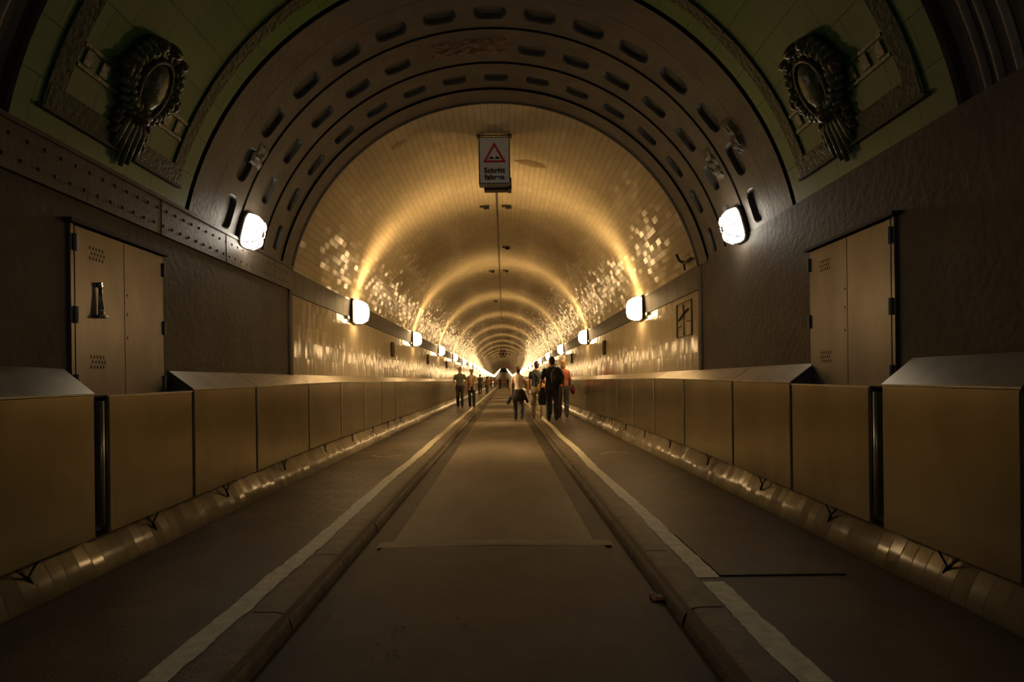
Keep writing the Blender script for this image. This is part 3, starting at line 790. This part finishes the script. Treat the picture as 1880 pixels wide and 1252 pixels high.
# ------------------------------------------------------------------ glazed relief medallions on the green vault
def medallion(s, dc):
    side = 'left' if s < 0 else 'right'
    a0_ = 26.3
    def P(t, y, n):
        a = thd(a0_)+t/R; r_ = R-n
        return Vector((s*r_*math.cos(a), dc+y, ZC+r_*math.sin(a)))
    root = empty('relief_medallion', P(-.3, 0, 0)); inv = Matrix.Translation(root.location).inverted()
    tag(root, f'dark green glazed wreath medallion with hanging ribbons on the {side} vault', 'relief', 'glazed medallions on the green vault')
    def fin(name, bm, mat, smooth=True):
        o = bobj(name, bm, mat, parent=root, smooth=smooth); o.matrix_parent_inverse = inv; return o
    def blob(bm, t, y, n, r3, tilt=0.0):
        e = thd(a0_)+t/R
        X = Vector((s*-math.cos(e), 0, -math.sin(e))); Y = Vector((0, 1, 0)); Z = Vector((-s*math.sin(e), 0, math.cos(e)))
        Z2 = Z*math.cos(tilt)+Y*math.sin(tilt); Y2 = Y*math.cos(tilt)-Z*math.sin(tilt)
        mt = Matrix((X, Y2, Z2)).transposed()
        ellipsoid(bm, P(t, y, n), (r3[2], r3[0], r3[1]), rot=mt, u=10, v=8)
    # wreath of leaf and fruit lumps
    rr = random.Random(5); bm = bmesh.new()
    for k in range(30):
        t = 2*PI*k/30; 
        for q in (-1, 0, 1):
            rad = .235+.035*q
            blob(bm, .05+rad*1.05*math.sin(t), rad*.92*math.cos(t), .05+(.02 if q == 0 else 0)+rr.uniform(-.01, .01), (rr.uniform(.022, .034), rr.uniform(.03, .045), rr.uniform(.03, .045)), t+rr.uniform(-.5, .5))
    fin('wreath', bm, M['relief'])
    # shield
    bm = bmesh.new(); blob(bm, .02, 0, .05, (.125, .20, .085)); fin('shield', bm, M['relief'])
    bm = bmesh.new(); pts = [P(.02+.205*math.sin(2*PI*k/28)*(1.0 if math.sin(2*PI*k/28) > 0 else 1.15), .135*math.cos(2*PI*k/28), .085) for k in range(29)]
    tube(bm, pts, .016, 8, cap=False); fin('shield_rim', bm, M['relief_brown'])
    # crest at the top and knots at the sides
    for (t, y, r3) in ((.30, -.12, (.05, .04, .07)), (.32, 0, (.07, .05, .08)), (.29, .13, (.05, .04, .07)), (.02, -.27, (.04, .06, .05)), (.02, .27, (.04, .06, .05)), (-.22, 0, (.07, .06, .08))):
        bm = bmesh.new(); blob(bm, t, y, .06, r3); fin('boss', bm, M['relief_brown'])
    for k in range(5):
        y = -.10+.05*k; L = (-.50, -.56, -.60, -.57, -.52)[k]
        bm = bmesh.new(); tube(bm, [P(-.24, y*.6, .05), P(-.32, y, .055), P(-.42, y*1.05, .045), P(L, y*1.1, .03)], [.022, .024, .022, .016], 8)
        fin('ribbon', bm, M['relief'])
    # twigs left and right
    bm = bmesh.new()
    for q in (-1, 1):
        for k in range(9): blob(bm, -.22-.022*k, q*(.13+.012*(k % 3)), .03, (.03, .022, .03), q*.8)
    fin('leaves', bm, M['relief_brown'])
medallion(-1, 4.10); medallion(1, 4.18)

# ------------------------------------------------------------------ litter
bm = bmesh.new(); rr = random.Random(9)
for (cx, cy, sc, mi) in ((0, 0, .036, 0), (.026, -.02, .028, 1), (-.01, .035, .024, 1)):
    g = [[bm.verts.new((cx+(i-2)*sc*.5+rr.uniform(-.004, .004), cy+(j-2)*sc*.55+rr.uniform(-.004, .004), .006+abs(rr.uniform(-.0, .022)))) for j in range(5)] for i in range(5)]
    for i in range(4):
        for j in range(4): bm.faces.new((g[i][j], g[i+1][j], g[i+1][j+1], g[i][j+1])).material_index = mi
me = bpy.data.meshes.new('crumpled_wrapper'); bm.to_mesh(me); bm.free()
o = link_mesh('crumpled_wrapper', me, [plain('wrap_orange', (.55, .16, .05), .5), plain('wrap_white', (.55, .5, .45), .5)])
o.location = (.985, 3.37, -.098); tag(o, 'crumpled orange and white paper wrapper on the road by the right kerb', 'litter')
rr = random.Random(21); k = 0
for (x, y, n) in ((-.43, 2.95, 5), (-.46, 2.70, 6), (-.1, 3.0, 2), (-.15, 5.6, 3), (.7, 4.3, 1)):
    bm = bmesh.new()
    for q in range(n):
        cx, cy = x+rr.uniform(-.07, .07), y+rr.uniform(-.09, .09); K = 7
        vs = [bm.verts.new((cx+rr.uniform(.006, .016)*math.cos(2*PI*i/K), cy+rr.uniform(.006, .014)*math.sin(2*PI*i/K), -.066 if y < 4.4 else -.070)) for i in range(K)]
        bm.faces.new(vs)
    o = bobj('dark_spots', bm, M['black'])
    tag(o, ['dark specks on the near road left of centre, upper cluster', 'dark specks on the near road left of centre, lower cluster', 'two dark specks near the middle of the near road', 'dark specks on the road beyond the pale seam', 'single dark speck on the road by the pale seam on the right'][k], 'stain', kind='stuff' if n > 1 else None); k += 1

# ------------------------------------------------------------------ people
def cap(bm, p0, p1, r0, r1, n=12, flat=None):
    """tapered capsule"""
    p0, p1 = Vector(p0), Vector(p1); t = (p1-p0).normalized()
    pts = []; rs = []
    for k in range(4): a = PI/2*(1-k/4); pts.append(p0-t*r0*math.sin(a)); rs.append(max(.0015, r0*math.cos(a)))
    pts.append(p0); rs.append(r0); pts.append(p1); rs.append(r1)
    for k in range(1, 5): a = PI/2*k/4; pts.append(p1+t*r1*math.sin(a)); rs.append(max(.0015, r1*math.cos(a)))
    a = t.cross(Vector((0, 1, 0)));
    if a.length < .1: a = t.cross(Vector((1, 0, 0)))
    a.normalize(); b = t.cross(a)
    rings = [[bm.verts.new(p+a*r*math.cos(2*PI*i/n)+b*r*math.sin(2*PI*i/n)) for i in range(n)] for p, r in zip(pts, rs)]
    for q0, q1 in zip(rings, rings[1:]):
        for i in range(n): bm.faces.new((q0[i], q0[(i+1) % n], q1[(i+1) % n], q1[i]))
    bm.faces.new(rings[0][::-1]); bm.faces.new(rings[-1])
def loft(bm, rows, n=16):
    rings = [[bm.verts.new((cx+rx*math.cos(2*PI*i/n), cy+ry*math.sin(2*PI*i/n), z)) for i in range(n)] for (cx, cy, z, rx, ry) in rows]
    for q0, q1 in zip(rings, rings[1:]):
        for i in range(n): bm.faces.new((q0[i], q0[(i+1) % n], q1[(i+1) % n], q1[i]))
    bm.faces.new(rings[0][::-1]); bm.faces.new(rings[-1])
def solid(name, bm, mat, parent, vox, extra=None, smooth_it=4):
    """fuse overlapping volumes into one continuous skin"""
    bmesh.ops.recalc_face_normals(bm, faces=bm.faces)
    me = bpy.data.meshes.new('t'); bm.to_mesh(me); bm.free()
    t = bpy.data.objects.new('t', me); C.objects.link(t)
    md = t.modifiers.new('r', 'REMESH'); md.mode = 'VOXEL'; md.voxel_size = vox; md.use_smooth_shade = True
    ms = t.modifiers.new('s', 'SMOOTH'); ms.iterations = smooth_it; ms.factor = .5
    dg = bpy.context.evaluated_depsgraph_get(); m2 = bpy.data.meshes.new_from_object(t.evaluated_get(dg))
    bpy.data.objects.remove(t)
    if extra is not None:
        b2 = bmesh.new(); b2.from_mesh(m2); 
        me3 = bpy.data.meshes.new('x'); bmesh.ops.recalc_face_normals(extra, faces=extra.faces); extra.to_mesh(me3); extra.free(); b2.from_mesh(me3); b2.to_mesh(m2); b2.free()
    m2.name = name
    return link_mesh(name, m2, mat, parent, smooth=True)
def hand(bm, wrist, dirv, side, sc, curl=.5):
    """palm, four unequal bent fingers and a thumb; palm faces the thigh"""
    w_ = Vector(wrist); d = Vector(dirv).normalized(); f = Vector((0, 1, 0)); f = (f-d*f.dot(d)).normalized(); n = d.cross(f)*side*-1
    if n.x*side > 0: n = -n
    for q in (-1.5, -.5, .5, 1.5): cap(bm, w_+d*.01*sc+f*.010*q*sc, w_+d*.085*sc+f*.017*q*sc, .013*sc, .012*sc, 8)
    for q, L in ((1.5, .066), (.5, .076), (-.5, .070), (-1.5, .054)):
        b0 = w_+d*.088*sc+f*.018*q*sc; d1 = (d+n*curl*.5).normalized(); d2 = (d+n*curl*1.3).normalized()
        m1 = b0+d1*L*.5*sc; cap(bm, b0, m1, .0088*sc, .0082*sc, 7); cap(bm, m1, m1+d2*L*.5*sc, .0082*sc, .0068*sc, 7)
    t0 = w_+d*.03*sc+f*.022*sc; t1 = t0+(d*.6+f*.7+n*.3).normalized()*.04*sc; t2 = t1+(d+f*.2+n*.4).normalized()*.032*sc
    cap(bm, t0, t1, .012*sc, .010*sc, 8); cap(bm, t1, t2, .010*sc, .008*sc, 8)
mats_cache = {}
def cm(name, col, rough=.75, **kw):
    key = (name, col)
    if key not in mats_cache: mats_cache[key] = plain(name, col, rough, **kw)
    return mats_cache[key]
def person(x, d, z, h, face, label, top, bottom, shoes=(.03, .025, .02), skin=(.42, .22, .13), hair=(.05, .03, .02), pose=None, female=False, vox=.014,
           sleeve=.55, shorts=False, long_hair=False, group=None, yaw=0.0, extra=None, bulk=1.0):
    p = dict(stride=.16, arm=.12, spread=.0, armL=None, armR=None, back=.0); p.update(pose or {})
    root = empty('person', (x, d, z+zo(d)), yaw+(0 if face == 'away' else PI)); s = h/1.75
    root.scale = (s, s, s)
    tag(root, label, 'person', group)
    st = p['stride']; aw = .165*bulk; cw = (.90 if female else 1.0)*bulk
    SK = cm('skin', skin, .55); 
    hipL, hipR = (-.09, 0, .92), (.09, 0, .92)
    kneeL, kneeR = (-.095, st*.55+.03, .50), (.095, -st*.35+.035, .50)
    ankL, ankR = (-.095, st, .085), (.09, -st*.95, .115 if st > .05 else .085)
    shL, shR = (-.172*cw, 0, 1.385), (.172*cw, 0, 1.385)
    elL = p['armL'][0] if p['armL'] else (-.235*cw-p['spread'], -p['arm']*.35-.01, 1.14); wrL = p['armL'][1] if p['armL'] else (-.245*cw-p['spread'], -p['arm']+.05, .90)
    elR = p['armR'][0] if p['armR'] else (.232*cw+p['spread'], p['arm']*.30-.01, 1.14); wrR = p['armR'][1] if p['armR'] else (.245*cw+p['spread'], p['arm']+.07, .90)
    torso = [(0, 0, .84, .12, .09), (0, 0, .93, .158*cw, .11), (0, 0, 1.02, .142*cw, .10), (0, 0, 1.12, .128*cw, .093), (0, 0, 1.24, .148*cw, .105), (0, 0, 1.34, .168*cw, .112), (0, -.005, 1.405, .150*cw, .095), (0, -.01, 1.455, .100, .075), (0, 0, 1.505, .062, .062), (0, .01, 1.58, .054, .058)]
    bm = bmesh.new(); loft(bm, torso)
    # head: skull, jaw, brow, nose, ears
    ellipsoid(bm, (0, .0, 1.650), (.079, .097, .100)); ellipsoid(bm, (0, .035, 1.60), (.052, .058, .068)); ellipsoid(bm, (0, .075, 1.565), (.03, .025, .02))
    cap(bm, (0, .095, 1.655), (0, .112, 1.625), .010, .014, 8); ellipsoid(bm, (0, .088, 1.59), (.024, .012, .010))
    for q in (-1, 1): ellipsoid(bm, (q*.078, .0, 1.635), (.012, .022, .032))
    for q, sh, el, wr in ((-1, shL, elL, wrL), (1, shR, elR, wrR)):
        cap(bm, sh, el, .050, .039); cap(bm, el, wr, .040, .026)
    for hp_, kn, an in ((hipL, kneeL, ankL), (hipR, kneeR, ankR)):
        cap(bm, hp_, kn, .088, .056); cap(bm, kn, an, .056, .036); cap(bm, (kn[0], kn[1]*.5+an[1]*.5-.02, .36), an, .05, .034)
        cap(bm, (an[0], an[1]-.03, an[2]-.04), (an[0], an[1]+.15, an[2]-.05), .033, .026)
    ex = None
    if vox < .02:
        ex = bmesh.new()
        for q, el, wr in ((-1, elL, wrL), (1, elR, wrR)): hand(ex, wr, Vector(wr)-Vector(el), q, 1.0)
    else:
        for q, el, wr in ((-1, elL, wrL), (1, elR, wrR)):
            dd = (Vector(wr)-Vector(el)).normalized(); cap(bm, wr, Vector(wr)+dd*.12, .03, .022)
    solid('body', bm, SK, root, vox, ex)
    # shirt
    bm = bmesh.new(); g = .016
    loft(bm, [(0, 0, .90, .168*cw, .122)]+[(a, b, c, rx+g, ry+g) for a, b, c, rx, ry in torso[2:7]]+[(0, -.008, 1.462, .112, .088), (0, -.005, 1.487, .08, .075)])
    for sh, el, wr in ((shL, elL, wrL), (shR, elR, wrR)):
        if sleeve <= 0: cap(bm, sh, Vector(sh)*.9+Vector(el)*.1, .058, .055)
        elif sleeve <= 1: cap(bm, sh, Vector(sh)*(1-sleeve)+Vector(el)*sleeve, .062, .058)
        else: cap(bm, sh, el, .062, .052); cap(bm, el, Vector(el)*.08+Vector(wr)*.92, .052, .038)
    solid('shirt', bm, top if isinstance(top, bpy.types.Material) else cm('shirt', top), root, vox)
    bm = bmesh.new(); loft(bm, [(0, 0, .80, .13, .10), (0, 0, .86, .165*cw, .122), (0, 0, .93, .172*cw, .122), (0, 0, 1.0, .16*cw, .115)])
    for hp_, kn, an in ((hipL, kneeL, ankL), (hipR, kneeR, ankR)):
        cap(bm, hp_, kn, .098, .070)
        if shorts: pass
        else: cap(bm, kn, (an[0], an[1]-.008, an[2]+.01), .076, .064); cap(bm, (kn[0], kn[1]*.5+an[1]*.5-.025, .36), an, .068, .06)
    solid('trousers', bm, cm('trousers', bottom), root, vox)
    for an in (ankL, ankR):
        bm = bmesh.new(); cap(bm, (an[0], an[1]-.035, an[2]-.04), (an[0], an[1]+.155, an[2]-.048), .043, .036); cap(bm, (an[0], an[1]-.02, an[2]), (an[0], an[1]-.01, an[2]-.03), .046, .045)
        solid('shoe', bm, cm('shoe', shoes), root, vox)
    bm = bmesh.new(); ellipsoid(bm, (0, -.018, 1.665), (.092, .102, .100)); ellipsoid(bm, (0, -.042, 1.60), (.077, .068, .072))
    if long_hair: ellipsoid(bm, (0, -.05, 1.56), (.088, .06, .10))
    solid('hair', bm, cm('hair', hair, .6, bump=.004, bscale=60), root, min(vox, .02))
    if face == 'toward':
        for q in (-1, 1):
            bm = bmesh.new(); ellipsoid(bm, (q*.030, .085, 1.652), (.011, .008, .007), u=10, v=8); bobj('eye', bm, M['black'], parent=root, smooth=True)
            bm = bmesh.new(); cap(bm, (q*.018, .093, 1.672), (q*.044, .083, 1.674), .004, .003, 6); bobj('eyebrow', bm, cm('hair', hair, .6, bump=.004, bscale=60), parent=root)
        bm = bmesh.new(); cap(bm, (-.018, .098, 1.590), (.018, .098, 1.590), .0045, .0045, 6); bobj('lips', bm, cm('lips', (.30, .08, .06)), parent=root)
    if extra: extra(root, s)
    return root

# woman in a white sleeveless top, dark jacket tied round her waist, walking on the road
def waist_jacket(root, s):
    bm = bmesh.new(); loft(bm, [(0, 0, 1.01, .165, .125), (0, -.01, .93, .195, .15), (0, -.03, .80, .225, .155), (0, -.05, .70, .215, .13), (.01, -.05, .64, .17, .10)])
    cap(bm, (-.17, -.02, .92), (-.34, .0, .60), .05, .045); cap(bm, (.17, -.02, .90), (.29, .02, .60), .05, .045); cap(bm, (-.22, -.03, .80), (-.33, -.01, .57), .05, .05)
    solid('tied_jacket', bm, cm('jacket_black', (.012, .011, .012)), root, .016)
person(.555, 18.15, -.075, 1.73, 'away', 'woman in white sleeveless top with dark jacket tied round her waist, walking on the road', (.82, .72, .66), (.06, .07, .10), skin=(.50, .24, .12),
       hair=(.045, .025, .015), female=True, sleeve=0, pose=dict(stride=.14, arm=.10, armR=((.25, .0, 1.13), (.33, .06, .88))), shoes=(.12, .06, .04), extra=waist_jacket)
# man in a dark shirt and tan trousers
def bag(name, x, d, z, sx, sy, sz, mat, label, strap, cat='bag', rot=0):
    r = empty(name, (x, d, z)); tag(r, label, cat)
    bm = bmesh.new(); ellipsoid(bm, (0, 0, sz), (sx, sy, sz), u=16, v=12); box(bm, -sx*.8, sx*.8, -sy*.6, sy*.6, sz*.25, sz*1.5)
    solid('bag_body', bm, mat, r, .012)
    bm = bmesh.new(); ellipsoid(bm, (0, -sy*.75, sz*.8), (sx*.6, sy*.5, sz*.45)); solid('pocket', bm, mat, r, .012)
    bm = bmesh.new()
    for pts in strap: tube(bm, pts, .014, 6)
    bobj('strap', bm, cm('strap', (.05, .04, .03)), parent=r, smooth=True)
    return r
person(1.13, 17.95, 0, 1.80, 'away', 'person in dark short-sleeved shirt and tan trousers beside the white line', (.02, .025, .035), (.30, .23, .15), skin=(.42, .20, .10), hair=(.04, .02, .015), pose=dict(stride=.2, arm=.06), shoes=(.2, .16, .12))
bag('shoulder_bag', 1.27, 17.70, .86, .13, .08, .13, cm('yellow_bag', (.42, .22, .04)), 'yellow and black shoulder bag at the hip of the person in tan trousers', [[(0, 0, .24), (-.10, .02, .45), (-.26, .08, .66)], [(.05, .04, .24), (.02, .30, .40), (-.2, .36, .6)]])
# large man with backpack
person(1.50, 16.6, 0, 1.88, 'away', 'tall man in dark clothes carrying a black backpack on the right walkway', (.016, .017, .026), (.02, .022, .032), skin=(.38, .18, .09), hair=(.02, .014, .01),
       pose=dict(stride=.12, arm=.08, spread=.03, armL=((-.29, -.03, 1.14), (-.33, -.02, .90))), bulk=1.18, sleeve=.8, shoes=(.02, .02, .02))
bag('backpack', 1.62, 16.36, 1.02, .19, .12, .28, cm('black_cloth', (.014, .014, .018)), 'black backpack on the back of the tall man in dark clothes', [[(-.12, 0, .50), (-.14, .12, .56), (-.15, .24, .50)], [(.10, 0, .50), (.06, .12, .56), (.04, .24, .50)]], cat='backpack')
bm = bmesh.new(); loft(bm, [(0, 0, 0, .10, .05), (0, 0, .15, .13, .06), (0, 0, .38, .11, .05), (.02, 0, .52, .05, .03)])
r = solid('carried_jacket', bm, cm('black_cloth', (.014, .014, .018)), None, .014); r.location = (1.20, 16.56, .48); tag(r, 'dark jacket hanging from the left hand of the tall man with the backpack', 'jacket')
# blond woman in pink
person(1.97, 18.1, 0, 1.84, 'away', 'blond woman in a pink top and grey jeans nearest the right wall', (.62, .20, .14), (.09, .10, .13), skin=(.55, .28, .16), hair=(.42, .27, .12), female=True, sleeve=.9,
       pose=dict(stride=.16, arm=.10), shoes=(.10, .07, .05), long_hair=True)
bag('hand_bag', 2.28, 18.1, .74, .07, .12, .14, cm('red_bag', (.22, .02, .025)), 'dark red handbag held by the woman in pink', [[(0, -.08, .24), (0, 0, .34), (0, .08, .24)]])
person(1.80, 19.6, 0, 1.80, 'away', 'grey-haired person mostly hidden between the tall man and the woman in pink', (.25, .2, .17), (.05, .06, .09), skin=(.45, .25, .15), hair=(.26, .2, .14), pose=dict(stride=.12), vox=.02)
person(1.52, 24.5, 0, 1.70, 'away', 'person in a light blue shirt partly hidden behind the one in tan trousers', (.30, .42, .5), (.2, .17, .13), hair=(.05, .03, .02), pose=dict(stride=.12), vox=.02)
# the pair coming along the left walkway
def stripes(name, c0, c1):
    m, nt, b = new_mat(name); tc = N(nt, 'ShaderNodeTexCoord'); wv = N(nt, 'ShaderNodeTexWave', Scale=9.0); wv.bands_direction = 'X'
    nt.links.new(tc.outputs['Object'], wv.inputs['Vector']); nt.links.new(mixc(nt, wv.outputs[1], c0, c1), b.inputs['Base Color']); b.inputs['Roughness'].default_value = .8
    return m
person(-1.90, 26, 0, 1.84, 'toward', 'man in dark striped shirt and black trousers on the left walkway', stripes('striped_cloth', (.05, .055, .03), (.14, .14, .08)), (.018, .014, .012), skin=(.35, .18, .10), hair=(.04, .025, .02), pose=dict(stride=.05, arm=.02, spread=.02), bulk=1.08, vox=.016)
def cardigan(root, s):
    bm = bmesh.new()
    for q in (-1, 1): loft(bm, [(q*.11, .03, .78, .075, .13), (q*.10, .03, .95, .08, .125), (q*.10, .03, 1.2, .075, .12), (q*.09, .02, 1.40, .075, .11)])
    solid('open_cardigan', bm, cm('cardigan', (.32, .20, .12)), root, .016)
person(-1.38, 26.3, 0, 1.76, 'toward', 'woman in brown open cardigan over pale top with black trousers, left walkway', (.5, .4, .22), (.015, .012, .012), skin=(.45, .23, .13), hair=(.05, .03, .02), female=True, sleeve=1.5,
       pose=dict(stride=.04, armL=((-.25, .02, 1.15), (-.12, .20, 1.10)), armR=((.25, .02, 1.15), (.12, .20, 1.12))), extra=cardigan, vox=.016)
# people farther down
far = [(-1.86, 47, 1.76, (.03, .025, .03), (.02, .02, .03), 'person in black top walking behind the pair on the left walkway', 0),
       (-1.42, 51, 1.55, (.40, .22, .14), (.10, .12, .16), 'shorter person in pinkish top and blue jeans on the left walkway', 0),
       (-1.75, 66, 1.75, (.42, .28, .16), (.25, .2, .14), 'person in tan clothes behind the short one on the left walkway', 0),
       (-1.80, 84, 1.78, (.36, .14, .05), (.12, .08, .05), 'person in rust orange top far down the left walkway', 0),
       (-1.45, 98, 1.72, (.40, .20, .14), (.15, .1, .08), 'person in reddish top among the distant walkers on the left', 0),
       (-1.25, 112, 1.74, (.30, .40, .42), (.35, .12, .10), 'person in pale turquoise top far down beside the road', 0),
       (-.45, 84, 1.80, (.02, .02, .025), (.015, .015, .02), 'dark-clothed distant person walking on the left part of the road', 1),
       (.25, 105, 1.75, (.60, .06, .06), (.2, .12, .08), 'distant person in bright red top on the middle of the road', 1),
       (.70, 92, 1.76, (.03, .03, .02), (.06, .05, .04), 'distant person in dark top on the right part of the road', 1),
       (1.35, 72, 1.74, (.12, .06, .05), (.06, .05, .05), 'distant person in maroon top near the right white line', 0)]
for x, d, h, t, b, lab, road in far:
    person(x, d, -.072 if road else 0, h, 'away', lab, t, b, vox=.03, pose=dict(stride=.16), hair=(.05, .03, .02))
